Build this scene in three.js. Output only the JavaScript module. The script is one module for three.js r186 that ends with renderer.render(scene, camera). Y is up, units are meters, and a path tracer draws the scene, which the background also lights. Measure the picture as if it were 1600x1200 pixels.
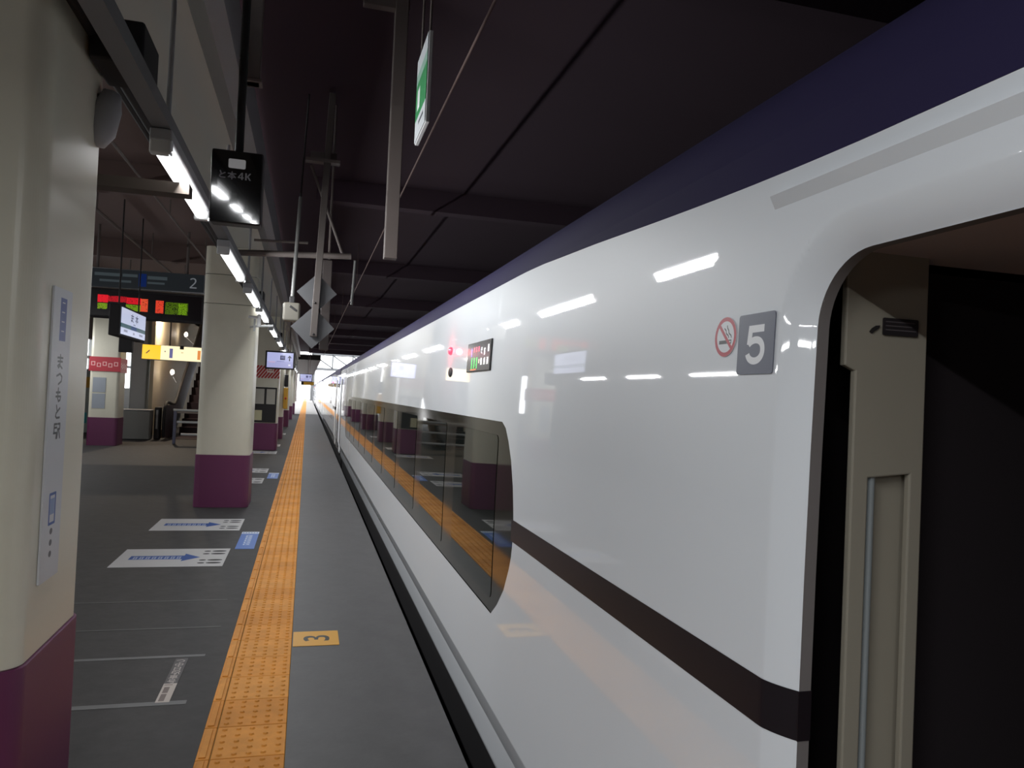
import * as THREE from 'three';
import { RoundedBoxGeometry } from 'three/addons/geometries/RoundedBoxGeometry.js';
import { mergeGeometries } from 'three/addons/utils/BufferGeometryUtils.js';
import { RectAreaLightUniformsLib } from 'three/addons/lights/RectAreaLightUniformsLib.js';

// ---------------------------------------------------------------- camera, sky, exposure
const scene = new THREE.Scene();
const camera = new THREE.PerspectiveCamera(2 * Math.atan(600 / 1180) * 180 / Math.PI, 4 / 3, 0.05, 600);
camera.position.set(0, 1.5, 0);
camera.rotation.order = 'YXZ';
camera.rotation.set(0.0187, -0.26425, 0.044);
scene.add(camera);
const renderer = new THREE.WebGLRenderer({ antialias: true });
renderer.toneMapping = THREE.LinearToneMapping;
renderer.toneMappingExposure = 1.0;
renderer.shadowMap.enabled = true;
scene.background = new THREE.Color(4.6, 4.7, 4.9);       // overcast daylight beyond the station
RectAreaLightUniformsLib.init();
const TUBE_LIGHT = 118, TUBE_GLOW = 3.2, TUBE_TILT = 1.05;

// ---------------------------------------------------------------- helpers
let seed = 7;
const rnd = () => { seed = (seed * 1664525 + 1013904223) >>> 0; return seed / 4294967296; };
const used = new Map();
function numbered(name) { const n = used.get(name) ?? 0; used.set(name, n + 1); return n ? `${name}_${String(n).padStart(3, '0')}` : name; }
function shadows(o) { o.traverse((c) => { if (c.isMesh) { c.castShadow = true; c.receiveShadow = true; } }); return o; }
function thing(name, label, category, [x, y, z] = [0, 0, 0], group) {
  const o = new THREE.Group(); o.name = numbered(name); o.position.set(x, y, z);
  o.userData = { label, category }; if (group) o.userData.group = group; scene.add(o); return o;
}
function structure(name, label, [x, y, z] = [0, 0, 0]) {
  const o = new THREE.Group(); o.name = name; o.position.set(x, y, z); o.userData = { kind: 'structure', label }; scene.add(o); return o;
}
function part(parent, name, geo, mat, pos, rot) {
  const m = new THREE.Mesh(geo, mat); m.name = name; m.castShadow = m.receiveShadow = true;
  if (pos) m.position.set(...pos); if (rot) m.rotation.set(...rot); parent.add(m); return m;
}
function solid(name, label, geo, mat, pos) {                         // a one-mesh piece of the setting
  const m = new THREE.Mesh(geo, mat); m.name = name; m.castShadow = m.receiveShadow = true; m.position.set(...pos);
  m.userData = { kind: 'structure', label }; scene.add(m); return m;
}
const box = (w, h, d) => new THREE.BoxGeometry(w, h, d);
const rbox = (w, h, d, r = 0.01, s = 2) => new RoundedBoxGeometry(w, h, d, s, Math.min(r, w / 2.01, h / 2.01, d / 2.01));
const cyl = (r, h, n = 20) => new THREE.CylinderGeometry(r, r, h, n);
const moved = (g, x, y, z) => g.translate(x, y, z);
function span([x0, x1], [y0, y1], [z0, z1]) { return moved(box(x1 - x0, y1 - y0, z1 - z0), (x0 + x1) / 2, (y0 + y1) / 2, (z0 + z1) / 2); }
function merge(list) { return mergeGeometries(list.map((g) => { const n = g.index ? g.toNonIndexed() : g.clone(); for (const k of Object.keys(n.attributes)) if (!['position', 'normal', 'uv'].includes(k)) n.deleteAttribute(k); return n; })); }
function bar(a, b, r, n = 10) {                                     // round bar between two points
  const A = new THREE.Vector3(...a), B = new THREE.Vector3(...b), d = B.clone().sub(A), g = new THREE.CylinderGeometry(r, r, d.length(), n);
  g.applyQuaternion(new THREE.Quaternion().setFromUnitVectors(new THREE.Vector3(0, 1, 0), d.clone().normalize()));
  return g.translate((A.x + B.x) / 2, (A.y + B.y) / 2, (A.z + B.z) / 2);
}
function roundRect(w, h, r) {
  const s = new THREE.Shape(), x = -w / 2, y = -h / 2;
  s.moveTo(x + r, y); s.lineTo(x + w - r, y); s.absarc(x + w - r, y + r, r, -Math.PI / 2, 0); s.lineTo(x + w, y + h - r); s.absarc(x + w - r, y + h - r, r, 0, Math.PI / 2);
  s.lineTo(x + r, y + h); s.absarc(x + r, y + h - r, r, Math.PI / 2, Math.PI); s.lineTo(x, y + r); s.absarc(x + r, y + r, r, Math.PI, Math.PI * 1.5); return s;
}
function plate(w, h, r, t) {                                        // thin plate, printed face towards +z with uv 0..1
  const g = new THREE.ExtrudeGeometry(roundRect(w, h, r), { depth: t, bevelEnabled: false, curveSegments: 8 });
  const p = g.attributes.position, uv = g.attributes.uv;
  for (let i = 0; i < p.count; i++) uv.setXY(i, p.getX(i) / w + 0.5, p.getY(i) / h + 0.5);
  return g;
}
// --- procedural textures
function lattice(n, s) { const a = new Float32Array(n * n); let k = s >>> 0; for (let i = 0; i < a.length; i++) { k = (k * 1664525 + 1013904223) >>> 0; a[i] = k / 4294967296; } return a; }
function fbm(size, cells, octaves, s, gain = 0.55) {
  const out = new Float32Array(size * size); let amp = 1, tot = 0;
  for (let o = 0; o < octaves; o++) {
    const n = cells << o, L = lattice(n, s + o * 77);
    for (let y = 0; y < size; y++) for (let x = 0; x < size; x++) {
      const fx = x / size * n, fy = y / size * n, ix = fx | 0, iy = fy | 0; let tx = fx - ix, ty = fy - iy; tx = tx * tx * (3 - 2 * tx); ty = ty * ty * (3 - 2 * ty);
      const a = L[iy * n + ix], b = L[iy * n + (ix + 1) % n], c = L[((iy + 1) % n) * n + ix], d = L[((iy + 1) % n) * n + (ix + 1) % n];
      out[y * size + x] += amp * ((a + (b - a) * tx) * (1 - ty) + (c + (d - c) * tx) * ty);
    }
    tot += amp; amp *= gain;
  }
  for (let i = 0; i < out.length; i++) out[i] /= tot; return out;
}
function texture(size, fn, srgb) {
  const data = new Uint8Array(size * size * 4);
  for (let i = 0; i < size * size; i++) { const c = fn(i); data[i * 4] = c[0]; data[i * 4 + 1] = c[1]; data[i * 4 + 2] = c[2]; data[i * 4 + 3] = 255; }
  const t = new THREE.DataTexture(data, size, size); t.wrapS = t.wrapT = THREE.RepeatWrapping; t.magFilter = THREE.LinearFilter; t.minFilter = THREE.LinearMipmapLinearFilter; t.generateMipmaps = true;
  if (srgb) t.colorSpace = THREE.SRGBColorSpace; t.needsUpdate = true; return t;
}
const clamp8 = (v) => Math.max(0, Math.min(255, v));
function grained(rgb, amount, cells, octaves, s, size = 512) {
  const f = fbm(size, cells, octaves, s, 0.7); return texture(size, (i) => { const k = 1 + (f[i] - 0.5) * amount; return rgb.map((c) => clamp8(c * k)); }, true);
}
function worldUV(g, a = 'x', b = 'z', scale = 1) {
  const p = g.attributes.position, get = { x: (i) => p.getX(i), y: (i) => p.getY(i), z: (i) => p.getZ(i) }, uv = new Float32Array(p.count * 2);
  for (let i = 0; i < p.count; i++) { uv[i * 2] = get[a](i) * scale; uv[i * 2 + 1] = get[b](i) * scale; }
  g.setAttribute('uv', new THREE.BufferAttribute(uv, 2)); return g;
}
function canvasTexture(w, h, draw) {
  const c = document.createElement('canvas'); c.width = w; c.height = h; const x = c.getContext('2d'); draw(x, w, h);
  const t = new THREE.CanvasTexture(c); t.colorSpace = THREE.SRGBColorSpace; t.magFilter = THREE.LinearFilter; return t;
}
const M = (color, roughness = 0.5, more = {}) => new THREE.MeshStandardMaterial({ color: new THREE.Color().setRGB(...color), roughness, ...more });
const printed = (tex, roughness = 0.4) => new THREE.MeshStandardMaterial({ map: tex, roughness });
const screen = (tex, glow, roughness = 0.2) => new THREE.MeshStandardMaterial({ color: 0x111111, map: tex, emissive: 0xffffff, emissiveMap: tex, emissiveIntensity: glow, roughness });
// strokes given in a 10 x 10 box, several glyphs of the syllabary
const KANA = {
  ma: [[[1, 2.5], [9, 2.5]], [[1.5, 5], [8.5, 5]], [[5, 0.5], [5, 7.5], [3, 9.3], [1.5, 8], [3.5, 7], [8.5, 9.5]]],
  tsu: [[[0.8, 3.5], [6, 2], [9, 4], [8.5, 7], [4, 9]]],
  mo: [[[4.5, 0.5], [4, 7], [5.5, 9.3], [8, 8.5], [8.7, 6]], [[1.5, 3.3], [7.5, 3.3]], [[1.3, 6], [7.3, 6]]],
  to: [[[3, 0.8], [4.3, 4.5]], [[8.5, 2.8], [3, 6], [2.3, 8], [4, 9.2], [8.5, 9]]],
  eki: [[[1.5, 1], [1.5, 6]], [[1.5, 1], [5, 1]], [[1.5, 3], [5, 3]], [[1, 6], [5, 6], [4.5, 9]], [[6.3, 1], [9, 1], [9, 4], [6.3, 4], [6.3, 6], [5.7, 9]], [[7.6, 4], [9.4, 9]]],
  sha: [[[1.5, 1.2], [8.5, 1.2]], [[2, 3], [8, 3], [8, 6.2], [2, 6.2], [2, 3]], [[2, 4.6], [8, 4.6]], [[0.8, 7.8], [9.2, 7.8]], [[5, 0.2], [5, 9.8]]],
  go: [[[2.5, 0.8], [7.5, 0.8], [7.5, 3.5], [2.5, 3.5], [2.5, 0.8]], [[1, 5.2], [9, 5.2]], [[3.5, 5.2], [3, 6.8], [7.5, 6.8], [7, 9.5], [5, 9.3]]],
  hon: [[[0.8, 2.8], [9.2, 2.8]], [[5, 0.5], [5, 9.6]], [[5, 3], [1, 7.5]], [[5, 3], [9, 7.5]], [[3, 7.3], [7, 7.3]]],
  hi: [[[2, 1], [8, 1], [8, 9], [2, 9], [2, 1]], [[2, 5], [8, 5]]],
  naka: [[[1.2, 2.5], [8.8, 2.5], [8.8, 6.3], [1.2, 6.3], [1.2, 2.5]], [[5, 0.4], [5, 9.8]]],
};
function glyph(x, name, px, py, s, color, w = 0.11) {
  x.strokeStyle = color; x.lineWidth = s * w; x.lineCap = 'round'; x.lineJoin = 'round';
  for (const st of KANA[name]) { x.beginPath(); st.forEach(([a, b], i) => x[i ? 'lineTo' : 'moveTo'](px + a * s / 10, py + b * s / 10)); x.stroke(); }
}
function panelLight(parent, w, h, intensity, color, pos, rot) {
  const l = new THREE.RectAreaLight(color, intensity, w, h); l.position.set(...pos); l.rotation.set(...rot); parent.add(l); return l;
}

// ---------------------------------------------------------------- materials
const asphaltTex = grained([56, 54, 54], 0.3, 24, 5, 3), concreteTex = grained([75, 74, 75], 0.2, 16, 6, 11), paintTex = grained([216, 211, 193], 0.05, 6, 4, 21, 256);
const tileTex = [1, 2, 3].map((k) => grained([[210, 141, 60], [203, 134, 54], [214, 146, 66]][k - 1], 0.18, 8, 5, 40 + k, 256));
const bumpTex = (() => { const f = fbm(256, 48, 3, 91, 0.7); return texture(256, (i) => { const v = clamp8(f[i] * 255); return [v, v, v]; }); })();
const mat = {
  asphalt: new THREE.MeshStandardMaterial({ map: asphaltTex, roughness: 0.75, bumpMap: bumpTex, bumpScale: 0.001 }),
  concrete: new THREE.MeshStandardMaterial({ map: concreteTex, roughness: 0.55, bumpMap: bumpTex, bumpScale: 0.0008 }),
  tile: tileTex.map((t) => new THREE.MeshPhysicalMaterial({ map: t, roughness: 0.65, specularIntensity: 0.5 })),
  cream: new THREE.MeshStandardMaterial({ map: paintTex, roughness: 0.34 }),
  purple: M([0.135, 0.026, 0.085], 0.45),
  core: M([0.05, 0.05, 0.045], 0.8),
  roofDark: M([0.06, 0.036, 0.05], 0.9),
  roofBrown: M([0.15, 0.1, 0.09], 0.85),
  beam: M([0.42, 0.4, 0.35], 0.6),
  steel: M([0.14, 0.115, 0.105], 0.65),
  grey: M([0.32, 0.32, 0.33], 0.5),
  pale: M([0.55, 0.56, 0.56], 0.45),
  black: M([0.012, 0.011, 0.012], 0.25),
  matteBlack: M([0.015, 0.013, 0.014], 0.7),
  chrome: M([0.62, 0.62, 0.64], 0.22, { metalness: 1 }),
  white: M([0.8, 0.8, 0.8], 0.4),
  yellow: M([0.72, 0.4, 0.04], 0.5),
  darkWall: M([0.06, 0.045, 0.05], 0.9),
  ballast: new THREE.MeshStandardMaterial({ map: grained([62, 56, 52], 0.9, 32, 4, 61), roughness: 0.95 }),
  ground: new THREE.MeshStandardMaterial({ map: grained([170, 168, 164], 0.3, 16, 4, 71), roughness: 0.9 }),
};
const trainMat = {
  white: new THREE.MeshPhysicalMaterial({ color: new THREE.Color().setRGB(0.8, 0.83, 0.87), roughness: 0.42, clearcoat: 1, clearcoatRoughness: 0.025 }),
  violet: new THREE.MeshPhysicalMaterial({ color: new THREE.Color().setRGB(0.022, 0.017, 0.058), roughness: 0.75, specularIntensity: 0.3 }),
  stripe: M([0.014, 0.01, 0.013], 0.3),
  rubber: M([0.2, 0.18, 0.175], 0.6),
  frit: M([0.028, 0.026, 0.02], 0.06),
  pane: new THREE.MeshPhysicalMaterial({ color: new THREE.Color().setRGB(0.008, 0.01, 0.009), roughness: 0.02, specularColor: new THREE.Color().setRGB(0.88, 1, 0.72), specularIntensity: 1 }),
  skirt: M([0.018, 0.016, 0.018], 0.7),
  inner: M([0.34, 0.31, 0.25], 0.5),
  innerCeiling: M([0.6, 0.5, 0.49], 0.6),
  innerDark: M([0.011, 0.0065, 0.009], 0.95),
};

// ---------------------------------------------------------------- the setting: platform, track bed, ceilings, walls
const Z0 = 12, ZEND = -120, EDGE = 0.7, STRIP0 = -0.362, STRIP1 = -0.016;
const floor = structure('floor', 'station platform of dark asphalt, yellow tactile tiles and a pale concrete edge');
part(floor, 'asphalt', worldUV(span([-9, STRIP0], [-0.3, 0], [-47, Z0]), 'x', 'z', 0.5), mat.asphalt);
part(floor, 'outdoor_paving', worldUV(merge([span([-9, STRIP0], [-0.3, 0], [ZEND, -47]), span([STRIP1, EDGE], [-0.3, 0], [ZEND, -47])]), 'x', 'z', 0.5), mat.ground);
part(floor, 'tile_bed', span([STRIP0, STRIP1], [-0.3, -0.004], [ZEND, Z0]), M([0.3, 0.17, 0.03], 0.8));
part(floor, 'edge_paving', worldUV(span([STRIP1, EDGE], [-0.3, 0], [-47, Z0]), 'x', 'z', 0.6), mat.concrete);
part(floor, 'platform_wall', span([-9, EDGE - 0.25], [-1.1, -0.3], [ZEND, Z0]), mat.core);
const tileGeo = (() => {
  const list = [moved(rbox(0.286, 0.016, 0.294, 0.004, 1), 0.028, -0.004, 0), moved(rbox(0.053, 0.016, 0.294, 0.004, 1), -0.146, -0.004, 0), moved(rbox(0.028, 0.006, 0.27, 0.0028, 1), -0.148, 0.006, 0)];
  for (let i = 0; i < 5; i++) for (let j = 0; j < 5; j++) list.push(moved(new THREE.CylinderGeometry(0.0075, 0.0125, 0.006, 10), 0.028 + (i - 2) * 0.057, 0.0068, (j - 2) * 0.0588));
  return worldUV(merge(list), 'x', 'z', 1.4);
})();
const XT = (STRIP0 + STRIP1) / 2;
const TILE0 = -3.195 + 0.294 * 12;
for (let k = 0; k < 140; k++) part(floor, numbered('tactile_tile'), tileGeo, mat.tile[(k * 7 + (k >> 2)) % 3], [XT, 0, TILE0 - 0.15 - k * 0.2975]);
const restGeo = worldUV(span([STRIP0, STRIP1], [-0.01, 0.004], [ZEND, TILE0 - 140 * 0.2975]), 'x', 'z', 1.4);
part(floor, 'tactile_strip', restGeo, mat.tile[0]).userData = { kind: 'stuff' };
const faded = M([0.15, 0.15, 0.15], 0.7);
for (const [x0, x1, z, w] of [[-1.9, -0.476, -4.5, 0.035], [-1.9, -0.48, -3.85, 0.045], [-1.9, -0.47, -5.645, 0.02], [-1.9, -0.447, -5.02, 0.02]]) part(floor, numbered('painted_line'), span([x0, x1], [0, 0.0015], [z - w / 2, z + w / 2]), w > 0.03 ? faded : M([0.09, 0.09, 0.088], 0.7));
solid('trim_1', 'dark ballast bed of the track below the platform edge', worldUV(box(12, 0.2, 70), 'x', 'z', 0.5), mat.ballast, [6.4, -1.2, -22]);
solid('trim_2', 'pale ground outside beyond the end of the station roof', worldUV(box(160, 0.3, 160), 'x', 'z', 0.2), mat.ground, [10, -1.35, -137.2]);
solid('trim_3', 'pale ground outside to the left of the platform', worldUV(box(60, 0.3, 75), 'x', 'z', 0.2), mat.ground, [-39.1, -1.35, -19.5]);
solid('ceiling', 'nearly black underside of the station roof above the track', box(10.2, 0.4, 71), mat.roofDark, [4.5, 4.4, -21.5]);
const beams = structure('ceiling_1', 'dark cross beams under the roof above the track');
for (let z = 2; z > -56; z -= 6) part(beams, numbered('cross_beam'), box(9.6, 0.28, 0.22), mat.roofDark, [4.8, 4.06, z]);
const canopy = structure('ceiling_2', 'brown underside of the canopy above the left platform with a stair opening');
for (const [xs, zs] of [[[-9, -4.35], [-48, Z0]], [[-1.9, -0.6], [-48, Z0]], [[-4.35, -1.9], [-23.6, Z0]], [[-4.35, -1.9], [-48, -33]]]) part(canopy, numbered('deck'), span(xs, [3.75, 4.15], zs), mat.roofBrown);
part(canopy, 'narrow_deck', span([-1.6, 0.72], [3.3, 3.62], [-96, -48]), mat.matteBlack); for (const z of [-60, -76, -92]) part(canopy, numbered('narrow_post'), span([-1.35, -1.15], [0, 3.3], [z - 0.1, z + 0.1]), mat.steel);
for (const z of [-5.4, -8.6, -13.2, -17.4, -21.6, -36, -42, -47]) part(canopy, numbered('cross_beam'), span([-8.4, -1.05], [3.45, 3.76], [z - 0.09, z + 0.09]), mat.roofBrown);
solid('trim_4', 'long pale girder resting on the row of columns', span([-1.04, -0.6], [3.21, 3.78], [-48, Z0]), mat.beam, [0, 0, 0]);
solid('trim_5', 'grey steel edge strip along the upper side of the girder', span([-0.6, -0.5], [3.45, 3.8], [-48, Z0]), mat.grey, [0, 0, 0]);
solid('wall_right', 'dark wall beyond the train', box(0.3, 6, 71), mat.darkWall, [9.5, 1.4, -21.5]);
solid('wall_back', 'dark wall closing the station behind the viewpoint', box(19, 6, 0.3), mat.darkWall, [0.3, 1.4, Z0 + 0.15]);
const wl = structure('wall_left', 'pale wall along the far side of the left platform with daylight openings');
const wallPaint = M([0.42, 0.44, 0.43], 0.6);
part(wl, 'lower_wall', span([-7.7, -7.5], [0, 1.2], [-48, Z0]), wallPaint); for (const z of [[-48, -41], [-27.8, Z0]]) part(wl, numbered('parapet'), span([-7.7, -7.5], [1.2, 1.86], z), wallPaint);
part(wl, 'upper_wall', span([-7.7, -7.5], [2.95, 3.75], [-48, Z0]), mat.darkWall);
part(wl, 'near_wall', span([-7.7, -7.5], [1.86, 2.95], [-27.4, Z0]), wallPaint);
for (const z of [-28.2, -30.6, -33.9, -37.4, -41, -47.8]) part(wl, numbered('mullion'), span([-7.72, -7.48], [1.2, 2.95], [z - 0.14, z + 0.14]), wallPaint);
for (const [z0, z1, y] of [[-37.4, -33.9, 2.12], [-30.6, -28.2, 2.3]]) part(wl, numbered('transom'), span([-7.66, -7.54], [y - 0.05, y + 0.05], [z0, z1]), mat.grey);

// stairwell above the escalator
const stair = structure('wall_1', 'beige walls of the stairwell that the escalator climbs into');
const beige = M([0.5, 0.4, 0.3], 0.6);
part(stair, 'left_wall', span([-4.45, -4.35], [3.75, 7.2], [-34, -23.6]), beige);
part(stair, 'right_wall', span([-1.9, -1.8], [3.75, 7.2], [-34, -23.6]), beige);
part(stair, 'end_wall', span([-4.45, -1.8], [3.75, 7.2], [-36, -35.9]), beige);
part(stair, 'front_wall', span([-4.45, -1.8], [4.15, 7.2], [-23.7, -23.6]), beige);
part(stair, 'stair_ceiling', span([-4.45, -1.8], [7.2, 7.3], [-36, -23.6]), beige);
part(stair, 'cladding', span([-4.3, -4.2], [0, 3.75], [-34, -23.2]), M([0.5, 0.43, 0.3], 0.6));

// ---------------------------------------------------------------- the train
const XC = 2.24;
const sstep = (a, b, v) => { const t = Math.max(0, Math.min(1, (v - a) / (b - a))); return t * t * (3 - 2 * t); };
const ROOF_Y = 1.985, roofLine = (z) => ROOF_Y - 0.075 * sstep(-2.9, -0.85, z);   // the violet paint dips towards the door
function P(y) {                                                    // outer skin: x at height y
  let x = 0.765 + (y > 0.9 ? 0.0195 * (y - 0.9) ** 2 : 0);
  x += 0.026 * (1 - Math.max(0, Math.min(1, (y - 0.165) / 0.1)) ** 0.8);
  if (y < 0.05) x += 0.02 * ((0.05 - y) / 0.05) ** 2;
  return x;
}
const DOORS = [{ z0: -1.064, z1: -0.115 }, { z0: -18.55, z1: -17.6 }].map((d) => ({ ...d, top: 1.752, r: 0.115 }));
function doorDist(d, z, y) {                                       // signed distance outside the rounded door hole
  const cx = (d.z0 + d.z1) / 2, hx = (d.z1 - d.z0) / 2, y0 = -2, cy = (d.top + y0) / 2, hy = (d.top - y0) / 2;
  const qx = Math.abs(z - cx) - hx + d.r, qy = Math.abs(y - cy) - hy + d.r;
  return Math.hypot(Math.max(qx, 0), Math.max(qy, 0)) + Math.min(Math.max(qx, qy), 0) - d.r;
}
function skin(z, y) { let x = P(y); for (const d of DOORS) if (z > d.z0 - 0.2 && z < d.z1 + 0.2) { const e = doorDist(d, z, y); const k = Math.max(0, Math.min(1, 1 - e / 0.064)); x += 0.03 * (0.45 * (k < 0.1 ? k * k / 0.2 : k - 0.05) + 0.55 * k * k); } return x; }
function skinNormal(z, y) {
  const h = 0.0015, dy = (skin(z, y + h) - skin(z, y - h)) / (2 * h), dz = (skin(z + h, y) - skin(z - h, y)) / (2 * h), n = new THREE.Vector3(-1, dy, dz); return n.normalize();
}
const doorTop = (d, z) => { const e = Math.min(z - d.z0, d.z1 - z); return e >= d.r ? d.top : d.top - d.r + Math.sqrt(Math.max(0, d.r * d.r - (d.r - e) ** 2)); };
const WIN = { z0: -15.4, z1: -2.72, top: 1.402, bot: 0.618 };
const NOSE_UP = [[0, 0.995], [0.004, 1.04], [0.014, 1.09], [0.035, 1.165], [0.08, 1.26], [0.135, 1.33], [0.19, 1.38], [0.25, 1.402]], NOSE_DOWN = [[0, 0.995], [0.004, 0.95], [0.014, 0.905], [0.036, 0.855], [0.1, 0.76], [0.19, 0.68], [0.285, 0.618]];
function along(list, v) { for (let i = 1; i < list.length; i++) if (v <= list[i][0]) { const [a, b] = [list[i - 1], list[i]]; return a[1] + (b[1] - a[1]) * (v - a[0]) / (b[0] - a[0]); } return list[list.length - 1][1]; }
const winTop = (z) => along(NOSE_UP, Math.min(WIN.z1 - z, z - WIN.z0)), winBot = (z) => along(NOSE_DOWN, Math.min(WIN.z1 - z, z - WIN.z0));
function sheet(rows) {                                             // rows: [[{z,y,off}...]...] grid of skin points
  const nu = rows.length, nv = rows[0].length, pos = [], nor = [], uv = [], idx = [];
  for (const r of rows) for (const q of r) { const n = skinNormal(q.z, q.y), o = q.off ?? 0; pos.push(skin(q.z, q.y) + n.x * o, q.y + n.y * o, q.z + n.z * o); nor.push(n.x, n.y, n.z); uv.push(q.z, q.y); }
  for (let i = 0; i < nu - 1; i++) for (let j = 0; j < nv - 1; j++) { const a = i * nv + j, b = a + 1, c = a + nv, d = c + 1; idx.push(a, c, b, b, c, d); }
  const g = new THREE.BufferGeometry(); g.setAttribute('position', new THREE.Float32BufferAttribute(pos, 3)); g.setAttribute('normal', new THREE.Float32BufferAttribute(nor, 3)); g.setAttribute('uv', new THREE.Float32BufferAttribute(uv, 2)); g.setIndex(idx); return g;
}
const strip = (z0, z1, a0, b0, a1, b1, n, off = 0, bias = 1) => sheet([[z0, a0, b0], [z1, a1, b1]].map(([z, a, b]) => Array.from({ length: n + 1 }, (_, i) => ({ z, y: a + (b - a) * (i / n) ** bias, off }))));
const CAR0 = 0.95, CAR1 = -19.05;
function bodySide() {
  const zs = new Set([CAR0, CAR1]);
  for (let z = CAR1; z < CAR0; z += 0.5) zs.add(+z.toFixed(4));
  for (const d of DOORS) { for (let k = 0; k <= 10; k++) { zs.add(d.z0 - 0.007 * k); zs.add(d.z1 + 0.007 * k); } for (let k = 0; k <= 14; k++) { const e = d.r * (1 - Math.cos(k / 14 * Math.PI / 2)); zs.add(d.z0 + e); zs.add(d.z1 - e); } }
  for (const e of [0, 0.001, 0.003, 0.006, 0.01, 0.014, 0.02, 0.027, 0.035, 0.05, 0.065, 0.08, 0.1, 0.12, 0.135, 0.16, 0.19, 0.22, 0.25, 0.285]) { zs.add(WIN.z1 - e); zs.add(WIN.z0 + e); }
  const list = [...zs].sort((a, b) => a - b), geos = [];
  for (let i = 0; i < list.length - 1; i++) {
    const a = list[i], b = list[i + 1], m = (a + b) / 2; if (b - a < 1e-7) continue;
    const d = DOORS.find((q) => m > q.z0 && m < q.z1);
    if (d) { geos.push(strip(a, b, doorTop(d, a), roofLine(a), doorTop(d, b), roofLine(b), 26, 0, 1.5)); continue; }
    const w = m > WIN.z0 && m < WIN.z1;
    geos.push(strip(a, b, 0, 0.3, 0, 0.3, 30), strip(a, b, 0.3, w ? winBot(a) : 0.995, 0.3, w ? winBot(b) : 0.995, 16), strip(a, b, w ? winTop(a) : 0.995, roofLine(a), w ? winTop(b) : 0.995, roofLine(b), DOORS.some((q) => a > q.z0 - 0.1 && a < q.z1 + 0.1) ? 80 : 20));
  }
  return mergeGeometries(geos);
}
function extrudeProfile(pts, z0, z1, closed) {                     // smooth sweep of an (x, y) line along z
  const n = pts.length, pos = [], nor = [], uv = [], idx = [];
  for (const z of [z0, z1]) pts.forEach(([x, y], i) => { const a = pts[Math.max(0, i - 1)], b = pts[Math.min(n - 1, i + 1)], t = new THREE.Vector2(b[0] - a[0], b[1] - a[1]).normalize(); pos.push(x, y, z); nor.push(-t.y, t.x, 0); uv.push(z, i / n); });
  for (let i = 0; i < n - 1; i++) idx.push(i, n + i, i + 1, i + 1, n + i, n + i + 1);
  const g = new THREE.BufferGeometry(); g.setAttribute('position', new THREE.Float32BufferAttribute(pos, 3)); g.setAttribute('normal', new THREE.Float32BufferAttribute(nor, 3)); g.setAttribute('uv', new THREE.Float32BufferAttribute(uv, 2)); g.setIndex(idx); return g;
}
const xr = P(ROOF_Y);
const shoulderCurve = new THREE.CatmullRomCurve3([[xr, ROOF_Y], [xr + 0.012, 2.04], [xr + 0.034, 2.085], [0.87, 2.125], [0.97, 2.17], [1.15, 2.23], [1.5, 2.31], [XC, 2.36]].map(([x, y]) => new THREE.Vector3(x, y, 0)), false, 'centripetal');
const half = shoulderCurve.getPoints(40).map((p) => [p.x, p.y]);
const roofPts = [...half, ...half.slice(0, -1).reverse().map(([x, y]) => [2 * XC - x, y])];
const farSide = []; for (let y = ROOF_Y; y > 0; y -= 0.1) farSide.push([2 * XC - P(y), y]); farSide.push([2 * XC - 0.82, 0]);
const car = thing('train_car', 'white train car with the car number 5 beside its open door, nearest to the viewer', 'train', [XC, -1.1, -9.05]);
const T = (g) => g.translate(-XC, 1.1, 9.05);
part(car, 'side_panel', T(bodySide()), trainMat.white);
part(car, 'roof', T(extrudeProfile(roofPts, CAR1, CAR0)), trainMat.violet);
{ const zs = [CAR1, -2.9]; for (let k = 1; k <= 16; k++) zs.push(-2.9 + 1.9 * k / 16); zs.push(CAR0);
  part(car, 'roof_edge', T(mergeGeometries(zs.slice(0, -1).map((a, i) => strip(a, zs[i + 1], roofLine(a), ROOF_Y + 0.0005, roofLine(zs[i + 1]), ROOF_Y + 0.0005, 4)))), trainMat.violet); }
part(car, 'far_side_panel', T(extrudeProfile(farSide, CAR1, CAR0)), trainMat.white);
const endShape = new THREE.Shape([...roofPts, ...farSide.slice(1), [0.83, 0]].map(([x, y]) => new THREE.Vector2(x, y)));
for (const z of [CAR1, CAR0]) part(car, 'end_wall', T(new THREE.ShapeGeometry(endShape).translate(0, 0, z)), trainMat.skirt);
part(car, 'floor_pan', T(span([0.85, 2 * XC - 0.85], [-0.12, -0.01], [CAR1, CAR0])), trainMat.skirt);
part(car, 'skirt', T(merge([span([0.9, 0.93], [-0.85, -0.01], [CAR1 + 0.2, CAR0 - 0.2]), span([2 * XC - 0.93, 2 * XC - 0.9], [-0.85, -0.01], [CAR1 + 0.2, CAR0 - 0.2])])), trainMat.skirt);
for (const z of [-2.2, -15.9]) {                                    // two bogies on the rails
  const b = part(car, 'bogie', T(merge([span([1.1, 1.35], [-0.75, -0.5], [z - 1.4, z + 1.4]), span([3.1, 3.35], [-0.75, -0.5], [z - 1.4, z + 1.4]), span([1.2, 3.3], [-0.72, -0.5], [z - 0.3, z + 0.3])])), trainMat.skirt);
  for (const dz of [-1.05, 1.05]) for (const x of [1.7, 2.78]) part(b, 'wheel', T(new THREE.CylinderGeometry(0.43, 0.43, 0.13, 28).rotateZ(Math.PI / 2).translate(x, -0.67, z + dz)), trainMat.skirt);
}
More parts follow.
